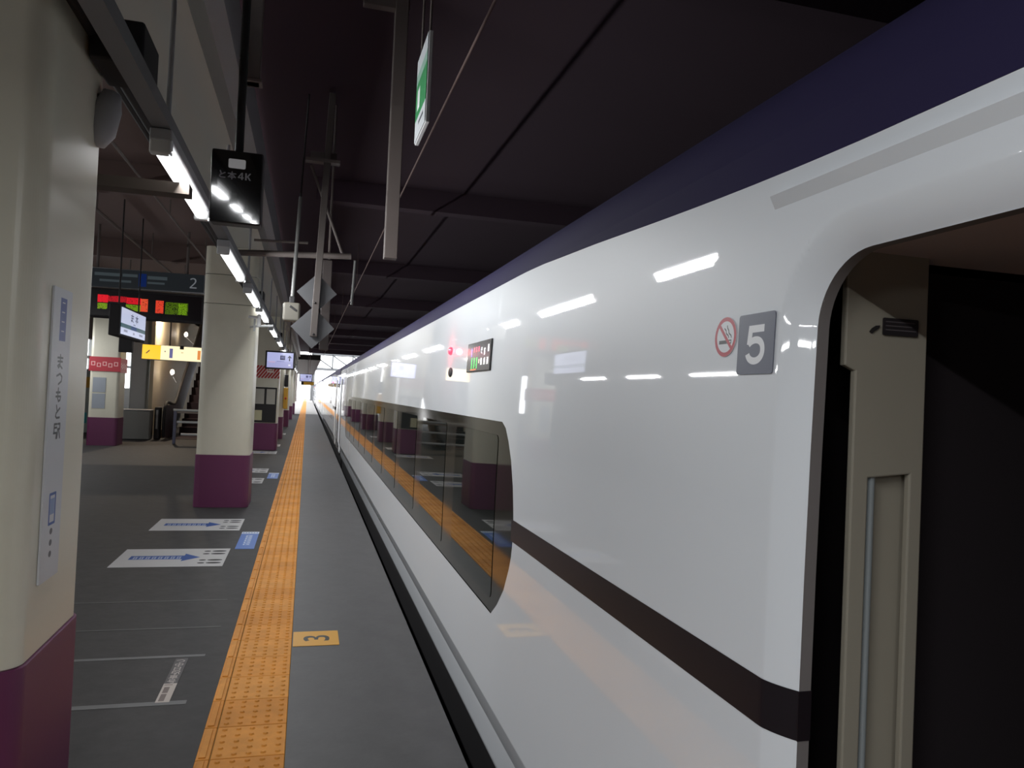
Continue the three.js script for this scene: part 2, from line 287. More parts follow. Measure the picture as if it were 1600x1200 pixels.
// window band with its separate panes
{
  const zs = []; for (const e of [0, 0.001, 0.003, 0.006, 0.01, 0.014, 0.02, 0.027, 0.035, 0.05, 0.065, 0.08, 0.1, 0.12, 0.135, 0.16, 0.19, 0.22, 0.25, 0.285]) zs.push(WIN.z1 - e, WIN.z0 + e);
  for (let z = -15; z < -3.1; z += 0.4) zs.push(z); zs.sort((a, b) => a - b);
  const band = part(car, 'window_band', T(mergeGeometries(zs.slice(0, -1).map((a, i) => strip(a, zs[i + 1], winBot(a), winTop(a), winBot(zs[i + 1]), winTop(zs[i + 1]), 16, -0.003)))), trainMat.frit);
  for (let k = 0; k < 10; k++) {
    const z1 = -3.025 - k * 1.19, z0 = z1 - 0.9, rows = [], r = 0.03;
    for (let i = 0; i <= 16; i++) { const e = i < 6 ? r * (1 - Math.cos(i / 6 * Math.PI / 2)) : i > 10 ? 0.9 - r * (1 - Math.cos((16 - i) / 6 * Math.PI / 2)) : r + (0.9 - 2 * r) * (i - 6) / 4, dd = Math.min(e, 0.9 - e), c = dd >= r ? 0 : r - Math.sqrt(r * r - (r - dd) ** 2); rows.push(Array.from({ length: 13 }, (_, j) => ({ z: z0 + e, y: 0.672 + c + (0.672 - 2 * c) * j / 12, off: -0.001 }))); }
    part(band, 'pane', T(sheet(rows)), trainMat.pane);
  }
}
{ const zs = [-2.745, -2.4, -2, -1.6, -1.3, -1.15]; for (let k = 0; k <= 10; k++) zs.push(DOORS[0].z0 - 0.07 + 0.007 * k);
  zs.sort((a, b) => a - b); part(car, 'stripe', T(mergeGeometries(zs.slice(0, -1).map((a, i) => strip(a, zs[i + 1], 0.965, 1.045, 0.965, 1.045, 4, 0.0016)))), trainMat.stripe); }
{ const x0 = skin(DOORS[0].z0, 1.0); part(car, 'stripe', T(span([x0 - 0.003, x0 + 0.021], [0.965, 1.045], [DOORS[0].z0 - 0.0005, DOORS[0].z0 + 0.0015])), trainMat.stripe); }
// rain gutter above the door: its sloping lower face catches less light
{ const s = new THREE.Shape([[0.004, 0.0], [-0.012, 0.03], [0.004, 0.034]].map(([x, y]) => new THREE.Vector2(x, y)));
  const g = new THREE.ExtrudeGeometry(s, { depth: 1.25, bevelEnabled: false }); g.translate(P(1.86), 1.845, -1.165); part(car, 'rain_gutter', T(g), trainMat.white); }
for (const d of DOORS) {
  const outline = []; for (let k = 0; k <= 8; k++) outline.push([d.z0, k / 8 * (d.top - d.r)]);
  for (let k = 1; k <= 12; k++) outline.push([d.z0 + d.r * (1 - Math.cos(k / 12 * Math.PI / 2)), d.top - d.r + d.r * Math.sin(k / 12 * Math.PI / 2)]);
  const full = [...outline, ...outline.slice().reverse().map(([z, y]) => [d.z0 + d.z1 - z, y])];
  const pos = [], idx = []; full.forEach(([z, y], i) => { const x = skin(z, y) - 0.002; pos.push(x, y, z, x + 0.022, y, z); if (i) { const a = (i - 1) * 2; idx.push(a, a + 1, a + 2, a + 1, a + 3, a + 2); } });
  const g = new THREE.BufferGeometry(); g.setAttribute('position', new THREE.Float32BufferAttribute(pos, 3)); g.setIndex(idx); g.computeVertexNormals(); g.setAttribute('uv', new THREE.Float32BufferAttribute(new Float32Array(pos.length / 3 * 2), 2));
  part(car, 'door_seal', T(g), trainMat.rubber);
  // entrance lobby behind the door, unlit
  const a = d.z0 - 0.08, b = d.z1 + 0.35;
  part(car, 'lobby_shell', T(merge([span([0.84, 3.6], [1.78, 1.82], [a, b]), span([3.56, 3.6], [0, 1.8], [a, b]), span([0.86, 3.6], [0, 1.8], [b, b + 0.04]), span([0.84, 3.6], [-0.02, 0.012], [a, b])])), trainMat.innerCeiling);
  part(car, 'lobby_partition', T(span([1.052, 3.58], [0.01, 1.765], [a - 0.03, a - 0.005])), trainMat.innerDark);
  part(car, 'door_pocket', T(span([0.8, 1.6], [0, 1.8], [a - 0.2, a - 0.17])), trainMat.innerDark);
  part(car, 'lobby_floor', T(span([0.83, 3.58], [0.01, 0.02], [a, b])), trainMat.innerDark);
}
{ // pale lobby panel with a recessed grab rail, seen through the open door
  const s = new THREE.Shape([[0.91, 0.01], [1.052, 0.01], [1.052, 1.78], [0.888, 1.78], [0.888, 1.584], [0.91, 1.575]].map(([x, y]) => new THREE.Vector2(x, y)));
  const h = new THREE.Path([[0.938, 0.2], [0.938, 1.392], [1.03, 1.4], [1.03, 0.2]].map(([x, y]) => new THREE.Vector2(x, y))); s.holes.push(h);
  const g = new THREE.ExtrudeGeometry(s, { depth: 0.008, bevelEnabled: true, bevelThickness: 0.003, bevelSize: 0.003, bevelSegments: 2, curveSegments: 6 }); g.translate(0, 0, -1.109);
  const panel = part(car, 'lobby_panel', T(g), trainMat.inner);
  part(panel, 'recess_back', T(span([0.93, 1.05], [0.18, 1.42], [-1.132, -1.124])), trainMat.inner);
  part(panel, 'grab_rail', T(cyl(0.0075, 1.2, 14).translate(0.957, 0.8, -1.112)), M([0.3, 0.33, 0.34], 0.3));
  const t = canvasTexture(256, 128, (x, w, h2) => { x.fillStyle = '#2b272a'; x.fillRect(0, 0, w, h2); x.fillStyle = '#5b5558'; for (let i = 0; i < 3; i++) x.fillRect(18, 24 + i * 30, [210, 190, 220][i], 8); });
  part(panel, 'notice_plate', T(plate(0.074, 0.03, 0.003, 0.002).translate(0.994, 1.653, -1.0955)), printed(t));
  const hand = new THREE.Shape([[-0.01, -0.006], [-0.004, -0.009], [0.002, -0.004], [0.01, 0.001], [0.012, 0.006], [0.003, 0.005], [-0.005, 0.0]].map(([x, y]) => new THREE.Vector2(x, y)));
  part(panel, 'hand_symbol', T(new THREE.ExtrudeGeometry(hand, { depth: 0.001, bevelEnabled: false }).translate(0.94, 1.648, -1.0955)), mat.matteBlack);
}
// printed plates and lamps on the car side; local +x of a plate runs towards the viewer
const onSide = (name, geo, m, z, y, off = 0) => { const tilt = Math.atan((P(y + 0.01) - P(y - 0.01)) / 0.02), o = part(car, name, geo, m, [P(y) - off - XC, y + 1.1, z + 9.05]); o.rotation.order = 'ZYX'; o.rotation.set(0, -Math.PI / 2, -tilt); return o; };
const five = onSide('number_plate', plate(0.113, 0.11, 0.006, 0.0012), printed(canvasTexture(512, 512, (x, w, h) => { x.fillStyle = '#5b5f70'; x.fillRect(0, 0, w, h); x.strokeStyle = '#e8e9ec'; x.lineWidth = 62; x.lineJoin = 'miter'; x.beginPath(); x.moveTo(372, 130); x.lineTo(182, 130); x.lineTo(166, 262); x.stroke(); x.lineWidth = 60; x.beginPath(); x.moveTo(158, 262); x.bezierCurveTo(215, 205, 360, 205, 360, 312); x.bezierCurveTo(360, 420, 180, 430, 150, 340); x.stroke(); }), 0.35), -1.195, 1.617, 0.0014);
const noSmoke = onSide('no_smoking_sign', new THREE.CylinderGeometry(0.0385, 0.0385, 0.0012, 48).rotateX(Math.PI / 2), mat.white, -1.2985, 1.636, 0.0008);
noSmoke.geometry = (() => { const g = plate(0.077, 0.077, 0.0384, 0.0012); return g; })();
noSmoke.material = printed(canvasTexture(512, 512, (x, w, h) => { x.fillStyle = '#dcdde2'; x.fillRect(0, 0, w, h); x.strokeStyle = '#b3062a'; x.lineWidth = 52; x.beginPath(); x.arc(256, 256, 228, 0, 7); x.stroke(); x.fillStyle = '#16151a'; x.fillRect(110, 300, 190, 46); x.strokeStyle = '#16151a'; x.lineWidth = 15; x.strokeRect(310, 305, 84, 36); x.lineWidth = 17; for (const dx of [0, 62]) { x.beginPath(); x.moveTo(395 - dx, 275); x.bezierCurveTo(395 - dx, 220, 335 - dx, 240, 330 - dx, 190); x.bezierCurveTo(326 - dx, 160, 290 - dx, 160, 290 - dx, 110 + dx / 2); x.stroke(); } x.strokeStyle = '#b3062a'; x.lineWidth = 46; x.beginPath(); x.moveTo(100, 100); x.lineTo(415, 415); x.stroke(); }), 0.35);
const ledTex = canvasTexture(512, 160, (x, w, h) => {
  x.fillStyle = '#050406'; x.fillRect(0, 0, w, h);
  const dots = (x0, y0, cols, rows, color, s) => { x.fillStyle = color; let k = s; for (let i = 0; i < cols; i++) for (let j = 0; j < rows; j++) { k = (k * 1103515245 + 12345) >>> 0; if ((k >> 16) % 100 < 72) x.fillRect(x0 + i * 7, y0 + j * 5, 6, 4); } };
  dots(96, 26, 3, 10, '#4a6cff', 3);
  [150, 205, 258].forEach((a, i) => dots(a, 22, 4, 6, '#ff3d5e', 9 + i));
  [318, 384, 462].forEach((a, i) => dots(a, [30, 38, 22][i], 4, 8, '#ffffff', 20 + i));
  [104, 162, 220].forEach((a, i) => dots(a, 84, 4, 13, '#2fe04c', 40 + i));
  [318, 384, 450].forEach((a, i) => dots(a, 92, 5, 8, '#ffffff', 50 + i));
  dots(276, 96, 3, 5, '#ffe2c0', 71); x.fillStyle = '#ff6a2a'; x.fillRect(96, 152, 130, 5);
});
const ledBoard = onSide('destination_display', rbox(0.5, 0.142, 0.012, 0.004), mat.black, -3.478, 1.689, 0.002);
part(ledBoard, 'led_matrix', plate(0.486, 0.13, 0.004, 0.001), screen(ledTex, 2.2), [0, 0, 0.0055]);
panelLight(ledBoard, 0.48, 0.12, 0.25, 0xdfe8ff, [0, 0, 0.012], [0, Math.PI, 0]);
const side = onSide('door_lamp', new THREE.SphereGeometry(0.03, 24, 12, 0, Math.PI * 2, 0, Math.PI / 2).scale(1.5, 0.5, 0.75).rotateX(Math.PI / 2), new THREE.MeshStandardMaterial({ color: 0x330008, emissive: new THREE.Color(1, 0.02, 0.035), emissiveIntensity: 7, roughness: 0.3 }), -4.23, 1.752, 0.002);
const redLight = new THREE.PointLight(new THREE.Color(1, 0.03, 0.06), 0.045); redLight.position.set(0, 0, 0.045); redLight.castShadow = true; side.add(redLight);
onSide('side_speaker', new THREE.SphereGeometry(0.021, 24, 12, 0, Math.PI * 2, 0, Math.PI / 2)  .scale(2.5, 0.45, 1.3).rotateX(Math.PI / 2), mat.matteBlack, -4.2, 1.63, 0.001);
const farLabels = ['second train car along the platform, just behind the nearest one', 'third train car along the platform, halfway to the daylight', 'fourth train car, standing out in the daylight at the far end', 'farthest train car, only a bright sliver at the end of the line'];
farLabels.forEach((label, i) => {
  const c = car.clone(); c.name = numbered('train_car'); c.userData = { label, category: 'train', group: 'cars of the train' }; c.position.z -= 20.4 * (i + 1); scene.add(c);
  for (const o of [...c.children]) if (['number_plate', 'no_smoking_sign'].includes(o.name)) c.remove(o);
});
car.userData.group = 'cars of the train';
solid('trim_6', 'steel rails of the track under the train', merge([span([1.66, 1.74], [-1.1, -1.0], [-110, Z0]), span([2.74, 2.82], [-1.1, -1.0], [-110, Z0])]), mat.steel, [0, -0.0, 0]);

// ---------------------------------------------------------------- columns along the platform
const COLUMN_H = 3.21;
function shaftGeo(w, d, y0, y1, r = 0.07) { const g = new THREE.ExtrudeGeometry(roundRect(w, d, r), { depth: y1 - y0, bevelEnabled: true, bevelThickness: 0.003, bevelSize: 0.003, bevelSegments: 1, curveSegments: 8 }); g.rotateX(-Math.PI / 2); g.translate(0, y0, 0); return worldUV(g, 'x', 'y', 0.5); }
const colBase = shaftGeo(0.636, 0.636, 0.003, 0.64), colLow = shaftGeo(0.62, 0.62, 0.646, 2.5), colMid = shaftGeo(0.62, 0.62, 2.512, 2.86), colTop = shaftGeo(0.62, 0.62, 2.872, COLUMN_H - 0.004), colCore = span([-0.29, 0.29], [0.6, COLUMN_H], [-0.29, 0.29]);
const colWhole = shaftGeo(0.62, 0.62, 0.646, COLUMN_H - 0.004);
function column(x, z, label, jointed) {
  const t = thing('support_column', label, 'column', [x, 0, z], 'columns along the platform');
  part(t, 'base', colBase, mat.purple); if (jointed) { part(t, 'shaft', colLow, mat.cream); part(t, 'shaft', colMid, mat.cream); part(t, 'shaft', colTop, mat.cream); part(t, 'core', colCore, mat.core); } else part(t, 'shaft', colWhole, mat.cream);
  return t;
}
const col1 = column(-1.09, -2.81, 'large cream column with a dark red-violet base at the left edge of the picture, carrying a vertical name sign');
const col2 = column(-0.965, -10.22, 'cream column with a violet base in the middle of the left platform, behind the floor stickers', true);
column(-0.97, -19.3, 'column with a framed notice board and a red striped banner, behind the second column');
[-23.6, -31, -38.5, -46].forEach((z, i) => column(-0.97, z, ['narrowly visible column with a yellow box on its side, just behind the column with the notice board', 'fifth column of the platform row, counted from the viewer', 'sixth column of the platform row, counted from the viewer', 'last column of the platform row, where daylight begins'][i]));
column(-4.5, -19.5, 'cream column with a violet base and a red band, left of the escalator');
// vertical station-name sign on the near column
{ const t = thing('name_sign', 'narrow white vertical sign with a blue head and dark characters on the near column', 'sign', [-0.776, 0, 0]);
  const tex = canvasTexture(192, 1280, (x, w, h) => { x.fillStyle = '#c9cbcf'; x.fillRect(0, 0, w, h); x.fillStyle = '#1f3f8f'; x.fillRect(70, 40, 66, 190); x.fillStyle = '#c9cbcf'; for (let i = 0; i < 4; i++) x.fillRect(88, 58 + i * 42, 30, 5); ['ma', 'tsu', 'mo', 'to'].forEach((g, i) => glyph(x, g, 62, 288 + i * 74, 66, '#23242a', 0.14)); glyph(x, 'eki', 58, 590, 78, '#2b2c33', 0.12); x.strokeStyle = '#31559c'; x.lineWidth = 12; x.strokeRect(66, 905, 58, 130); x.fillStyle = '#7d93bd'; x.fillRect(74, 925, 42, 70); x.fillStyle = '#55585f'; for (const y of [1070, 1120, 1170]) { x.beginPath(); x.arc(95, y, 14, 0, 7); x.fill(); } });
  part(t, 'face', plate(0.185, 0.93, 0.004, 0.006), printed(tex), [0, 1.322, -2.725], [0, Math.PI / 2, 0]); }
// bracket and camera on the second column
{ const t = thing('security_camera', 'small white camera pod on a bracket at the upper right corner of the second column', 'camera', [-0.64, 2.24, -9.76]);
  part(t, 'arm', merge([bar([-0.1, 0.0, -0.2], [0, 0, 0], 0.012), bar([-0.02, 0, 0], [0.2, 0.02, 0.02], 0.014), bar([-0.02, 0.1, 0], [-0.02, -0.06, 0], 0.012)]), mat.pale);
  part(t, 'pod', merge([cyl(0.024, 0.14, 20).translate(0.03, 0.07, 0.0), new THREE.SphereGeometry(0.024, 16, 10).translate(0.03, 0.13, 0), bar([-0.09, 0.11, 0.05], [0.01, 0.11, 0.01], 0.016)]), mat.white); }
// boards and banners on the third column
{ const t = thing('notice_board', 'black framed notice board with two pale panels on the third column', 'notice board', [-0.955, 1.08, -18.975]);
  part(t, 'frame', merge([span([-0.26, 0.26], [-0.42, 0.42], [-0.02, 0.02])]), mat.matteBlack);
  for (const x of [-0.125, 0.125]) part(t, 'panel', plate(0.2, 0.36, 0.005, 0.004), M([0.4, 0.38, 0.33], 0.4), [x, 0.2, 0.02]);
  part(t, 'poster', plate(0.2, 0.24, 0.004, 0.004), M([0.5, 0.47, 0.3], 0.5), [-0.16, -0.25, 0.02]);
  const b = thing('striped_banner', 'red and white striped banner wrapped round the upper part of the third column', 'banner', [-0.97, 1.87, -18.97]);
  part(b, 'face', plate(0.63, 0.3, 0.004, 0.004), printed(canvasTexture(256, 128, (x, w, h) => { x.fillStyle = '#d9cfc8'; x.fillRect(0, 0, w, h); x.strokeStyle = '#b3241f'; x.lineWidth = 16; for (let i = -6; i < 20; i++) { x.beginPath(); x.moveTo(i * 30, h); x.lineTo(i * 30 + 90, 0); x.stroke(); } x.fillStyle = '#e8dcd6'; x.fillRect(138, 8, 62, 62); x.strokeStyle = '#a02a20'; x.lineWidth = 6; x.strokeRect(148, 20, 40, 30); }))); 
  const r = thing('red_band', 'red sheet with pale writing wrapped round the column left of the escalator', 'banner', [-4.5, 1.87, -19.17]);
  const redTex = canvasTexture(256, 128, (x, w, h) => { x.fillStyle = '#b52a38'; x.fillRect(0, 0, w, h); x.strokeStyle = '#e7b3b0'; x.lineWidth = 7; for (let i = 0; i < 5; i++) { x.strokeRect(20 + i * 46, 46 + (i % 2) * 12, 26, 30); } });
  part(r, 'face', plate(0.66, 0.33, 0.004, 0.004), printed(redTex)); part(r, 'side', plate(0.66, 0.33, 0.004, 0.004), printed(redTex), [0.325, -0.02, -0.33], [0, Math.PI / 2, 0]);
  const ps = thing('wall_poster', 'pair of grey sheets pinned on the column left of the escalator', 'poster', [-4.6, 1.18, -19.185]);
  for (const y of [0.21, -0.16]) part(ps, 'sheet', plate(0.27, 0.34, 0.004, 0.004), M([0.34, 0.37, 0.42], 0.5), [0, y, 0.0]);
  const yb = thing('emergency_box', 'yellow emergency box on the side of the narrowly visible fourth column', 'box', [-0.6, 1.2, -23.35]);
  part(yb, 'case', rbox(0.12, 0.62, 0.3, 0.02), mat.yellow); part(yb, 'lid', rbox(0.1, 0.36, 0.26, 0.02), mat.matteBlack, [0, 0.52, 0]); part(yb, 'button', new THREE.SphereGeometry(0.03, 12, 8), M([0.5, 0.02, 0.02], 0.4), [0, 0, 0.155]); }

// ---------------------------------------------------------------- lamps under their rail
const LAMPX = -0.62, LAMPY = 2.45;
const lampMat = new THREE.MeshStandardMaterial({ color: 0xffffff, emissive: new THREE.Color(0.98, 0.985, 1), emissiveIntensity: TUBE_GLOW, roughness: 0.4 });
function lamp(z0, z1, label, tilt = TUBE_TILT) {
  const L = z0 - z1, t = thing('tube_lamp', label, 'lamp', [LAMPX, LAMPY, (z0 + z1) / 2], 'tube lamps along the platform');
  part(t, 'housing', rbox(0.085, 0.05, L + 0.1, 0.008), mat.grey, [0, 0.055, 0]);
  for (const s of [-1, 1]) part(t, 'end_cap', rbox(0.085, 0.07, 0.045, 0.01), mat.pale, [0, 0.012, s * (L / 2 + 0.023)]);
  part(t, 'diffuser', new THREE.CapsuleGeometry(0.034, L - 0.07, 6, 16).rotateX(Math.PI / 2).scale(1, 0.85, 1), lampMat, [0, 0.006, 0]);
  const l = panelLight(t, 0.06, L, TUBE_LIGHT * 1.3 / L, new THREE.Color(0.96, 0.985, 1), [0.028 * Math.sin(tilt) * 1.35, -0.036 * Math.cos(tilt), 0], [0, 0, 0]); l.rotation.order = 'ZXY'; l.rotation.set(-Math.PI / 2, 0, tilt); l.castShadow = true; return t;
}
const ORD = ['first', 'second', 'third', 'fourth', 'fifth', 'sixth', 'seventh', 'eighth', 'ninth', 'tenth', 'eleventh', 'twelfth', 'thirteenth', 'fourteenth', 'fifteenth', 'sixteenth'];
[[-3.36, -4.56], [-5.72, -7.12], [-7.97, -9.33], [-9.85, -11.4], [-12.9, -14.6], [-16.1, -17.8], [-19.4, -21], [-22.8, -24.4], [-26.2, -27.8], [-29.6, -31.2], [-33, -34.6], [-36.4, -38], [-39.8, -41.4], [-43.2, -44.8]].forEach(([a, b], i) => lamp(a, b, `${ORD[i]} lit white tube lamp in the row over the platform, counted from the near column`));
[[10.2, 8.9], [7.9, 6.6], [5.6, 4.3], [3.3, 2], [1, -0.3]].forEach(([a, b], i) => lamp(a, b, `lit tube lamp out of the picture behind the viewpoint, ${ORD[i]} from the back wall`, 0));
[[-17.6, -19.2, 'last'], [-14.6, -16.2, 'fifth'], [-11.6, -13.2, 'fourth'], [-8.6, -10.2, 'third'], [-5.6, -7.2, 'second'], [-2.6, -4.2, 'first'], [0.4, -1.2, 'left of the viewpoint'], [3.4, 1.8, 'behind the viewpoint']].forEach(([a, b, which], i) => {
  const l = lamp(a, b, i < 6 ? `lit tube lamp over the left side of the platform, the ${which} beyond the near column` : `lit tube lamp over the left side of the platform, ${which}`, 0.8); l.position.x = -5.6; for (const dz of [-0.6, 0.6]) part(l, 'hanger', bar([0, 0.07, dz], [0, 1.3, dz], 0.012, 8), mat.grey);
});
{ const t = thing('lamp_rail', 'grey cable channel that carries the row of tube lamps along the platform', 'rail', [LAMPX, LAMPY + 0.11, 0]);
  part(t, 'channel', span([-0.035, 0.035], [-0.028, 0.03], [-47.9, 11.5]), M([0.16, 0.16, 0.165], 0.6));
  for (let z = -1.2; z > -47; z -= 2.25) part(t, numbered('hanger'), bar([0, 0.02, z], [0, 0.87, z], 0.011, 8), mat.grey);
  for (let z = -2.95; z > -40; z -= 7.4) part(t, numbered('junction_box'), rbox(0.17, 0.15, 0.26, 0.012), mat.matteBlack, [-0.06, 0.1, z]); part(t, 'cable_clamp', rbox(0.14, 0.1, 0.16, 0.01), mat.matteBlack, [-0.06, 0.08, -2.0]);
  part(t, 'conduit', merge([bar([-0.14, 0.12, 11], [-0.14, 0.12, -47.9], 0.02, 8), bar([-0.2, 0.16, 11], [-0.2, 0.16, -47.9], 0.014, 8)]), mat.matteBlack); }
{ const t = thing('cross_bar', 'thin dark cross bar just under the first lit lamp', 'bar', [-1.9, 2.39, -3.74]);
  part(t, 'bar', span([-2.6, 1.34], [-0.03, 0.02], [-0.05, 0.05]), M([0.06, 0.045, 0.035], 0.8)); part(t, 'hanger', bar([0.3, 0.0, 0], [0.3, 1.0, 0], 0.012), mat.roofBrown); part(t, 'hanger', bar([-2.4, 0.0, 0], [-2.4, 1.32, 0], 0.012), mat.roofBrown); }
{ const t = thing('loudspeaker', 'pale rounded loudspeaker jutting out from the top of the near column', 'speaker', [-0.83, 2.42, -2.98]);
  part(t, 'horn', new THREE.LatheGeometry([[0.0, -0.11], [0.035, -0.1], [0.055, -0.05], [0.05, 0.04], [0.03, 0.1], [0, 0.11]].map(([a, b]) => new THREE.Vector2(a, b)), 24)  .rotateZ(-0.25), mat.grey, [0.07, 0.03, -0.05]);
  part(t, 'bracket', bar([0.02, 0.1, 0], [0.06, 0.1, -0.04], 0.012), mat.steel); }

// ---------------------------------------------------------------- hanging signs, posts and screens
{ const t = thing('monitor', 'small black hanging monitor with a white label and 4K lettering, next to the first lamps', 'monitor', [-0.292, 2.245, -3.0]);
  t.rotation.order = 'YXZ'; t.rotation.set(0.087, 0.0175, 0);
  part(t, 'case', rbox(0.184, 0.27, 0.12, 0.008), mat.matteBlack, [0, 0.0, -0.063]);
  const tex = canvasTexture(400, 640, (x, w, h) => { x.fillStyle = '#0b090b'; x.fillRect(0, 0, w, h); x.fillStyle = '#d9d9dc'; x.beginPath(); x.roundRect(128, 64, 140, 86, 14); x.fill(); x.fillStyle = '#77767a'; x.font = 'bold 92px sans-serif'; x.fillText('4K', 208, 248); glyph(x, 'to', 44, 178, 70, '#626065', 0.15); glyph(x, 'hon', 124, 180, 72, '#6a686d', 0.15); });
  part(t, 'glass', plate(0.174, 0.258, 0.004, 0.002), new THREE.MeshPhysicalMaterial({ map: tex, roughness: 0.05, clearcoat: 1, clearcoatRoughness: 0.02, emissive: 0xffffff, emissiveMap: tex, emissiveIntensity: 0.12 }), [0, 0.0, -0.002]);
  part(t, 'hanger', bar([0, 0.13, -0.06], [0, 1.96, -0.23], 0.016), mat.matteBlack); }
{ const t = thing('hanging_post', 'single brownish square post hanging over the platform edge, beside the green sign', 'post', [0.485, 2.378, -5]);
  part(t, 'post', rbox(0.085, 1.84, 0.085, 0.006), mat.steel, [0, 0.92, 0]); part(t, 'cross_arm', rbox(0.3, 0.07, 0.07, 0.006), mat.steel, [-0.1, 1.68, 0]); }
{ const t = thing('hanging_sign', 'narrow white and green sign board hanging edge-on above the platform edge', 'sign', [0.48, 2.72, -3.66]);
  part(t, 'board', rbox(0.02, 0.43, 0.36, 0.004), mat.pale, [0, 0.26, 0]);
  const tex = canvasTexture(256, 320, (x, w, h) => { x.fillStyle = '#c9cdd0'; x.fillRect(0, 0, w, h); x.fillStyle = '#2f8a50'; x.fillRect(0, 100, w, 140); x.fillStyle = '#8fb2a2'; x.fillRect(0, 60, w, 40); x.fillStyle = '#dfe4e2'; x.fillRect(40, 130, 60, 80); x.fillStyle = '#4a4f55'; x.fillRect(90, 262, 120, 14); });
  part(t, 'face', plate(0.35, 0.42, 0.004, 0.002), printed(tex), [-0.012, 0.26, 0], [0, -Math.PI / 2, 0]);
  for (const z of [-0.14, 0.14]) part(t, 'hanger', bar([0, 0.47, z], [0, 1.48, z], 0.006, 8), mat.steel); }
{ const t = thing('marker_post', 'long hanging post with two grey diamond plates one above the other', 'sign', [0.03, 1.97, -7]);
  const lean = 0.031;
  part(t, 'post', rbox(0.06, 2.2, 0.06, 0.005), M([0.08, 0.066, 0.06], 0.6), [0.034, 1.1, 0.02], [0, 0, -lean]);
  const dia = (w) => { const s = new THREE.Shape([[0, -w], [w, 0], [0, w], [-w, 0]].map(([x, y]) => new THREE.Vector2(x, y))); return new THREE.ExtrudeGeometry(s, { depth: 0.006, bevelEnabled: false }); };
  part(t, 'diamond_plate', dia(0.175), M([0.075, 0.075, 0.08], 0.5), [0.013, 0.4, -0.025]); part(t, 'diamond_plate', dia(0.19), M([0.075, 0.075, 0.08], 0.5), [-0.01, 0.085, -0.025]);
  part(t, 'cross_piece', merge([span([-0.14, 0.16], [1.565, 1.595], [-0.03, 0.06]), span([-0.1, 0.13], [1.6, 1.68], [-0.05, -0.035])]), mat.steel);
  for (const y of [0.02, 0.3]) part(t, 'bolt', new THREE.SphereGeometry(0.01, 8, 6), mat.matteBlack, [0.0, y, 0.055]); }
{ const t = thing('hanging_pipe_support', 'horizontal steel pipe with a slanted brace behind the post with the diamonds', 'frame', [-0.56, 2.73, -7.25]);
  part(t, 'pipe', bar([-0.1, -0.02, 0], [0.9, 0.035, 0], 0.028, 14), mat.steel); part(t, 'brace', bar([0.82, 0.05, 0], [0.5, 0.85, 0], 0.014), mat.steel);
  part(t, 'drop_pipe', bar([0.94, 0.0, 0], [0.925, -0.42, 0], 0.013), M([0.13, 0.13, 0.125], 0.5));
  part(t, 'drop_post', rbox(0.085, 0.85, 0.06, 0.005), M([0.05, 0.038, 0.035], 0.7), [0.69, -0.43, -0.1]);
  part(t, 'upper_rod', bar([0.7, 0, -0.05], [0.7, 1.46, -0.05], 0.012), mat.steel); part(t, 'upper_rail', bar([0.0, 0.18, -0.4], [0.5, 0.2, -0.4], 0.012), mat.steel); }
{ const t = thing('pipe_speaker', 'pale box speaker at the lower end of a hanging pipe, left of the diamond plates', 'speaker', [-0.17, 2.1, -7.15]);
  part(t, 'pipe', bar([0.0, 0.2, 0], [0.03, 1.15, 0], 0.017, 12), M([0.13, 0.13, 0.125], 0.5)); part(t, 'upper_rod', bar([0.03, 1.14, 0], [0.06, 2.1, 0], 0.008, 8), mat.matteBlack); part(t, 'box', rbox(0.15, 0.17, 0.14, 0.02), M([0.12, 0.11, 0.09], 0.5), [0.0, 0.09, 0]);
  part(t, 'slot', rbox(0.075, 0.02, 0.012, 0.004), mat.matteBlack, [0.015, 0.12, 0.07], [0, 0, -0.6]); part(t, 'bracket', rbox(0.05, 0.07, 0.08, 0.01), mat.matteBlack, [0.0, 0.2, 0]); }
{ const t = thing('canopy_conduit', 'thin pipes running along under the brown canopy, above the departure board', 'pipe', [-2.35, 3.39, 0]);
  part(t, 'pipe', bar([0, 0, 2], [0, 0, -23], 0.018, 8), mat.steel); part(t, 'pipe', bar([0.75, 0.02, 2], [0.75, 0.02, -23], 0.012, 8), mat.steel); part(t, 'pale_pipe', bar([-0.75, 0, -10.2], [-0.75, 0, -11.8], 0.025, 10), mat.pale);
  for (let z = 0; z > -23; z -= 3.1) { part(t, 'hanger', bar([0, 0, z], [0, 0.37, z], 0.008, 6), mat.steel); part(t, 'hanger', bar([0.75, 0.02, z], [0.75, 0.37, z], 0.008, 6), mat.steel); } for (const z of [-10.4, -11.6]) part(t, 'hanger', bar([-0.75, 0, z], [-0.75, 0.37, z], 0.008, 6), mat.steel); }
{ const t = thing('ceiling_stub', 'short dim post stub under the dark ceiling, above the small black monitor', 'post', [-0.42, 3.4, -5]); part(t, 'post', rbox(0.085, 0.8, 0.085, 0.006), mat.steel, [0, 0.4, 0]); part(t, 'foot_plate', rbox(0.11, 0.02, 0.11, 0.004), mat.steel, [0, 0.01, 0]); }
{ const t = thing('overhead_conduit', 'thin conduit running along the dark ceiling above the platform edge', 'pipe', [0.78, 3.4, 0]);
  part(t, 'pipe', bar([0, 0, 2], [0, 0, -54], 0.008, 8), mat.roofBrown); for (let z = -2; z > -54; z -= 6) part(t, numbered('clip'), bar([0, 0, z], [0, 0.8, z], 0.006, 6), mat.roofBrown); }
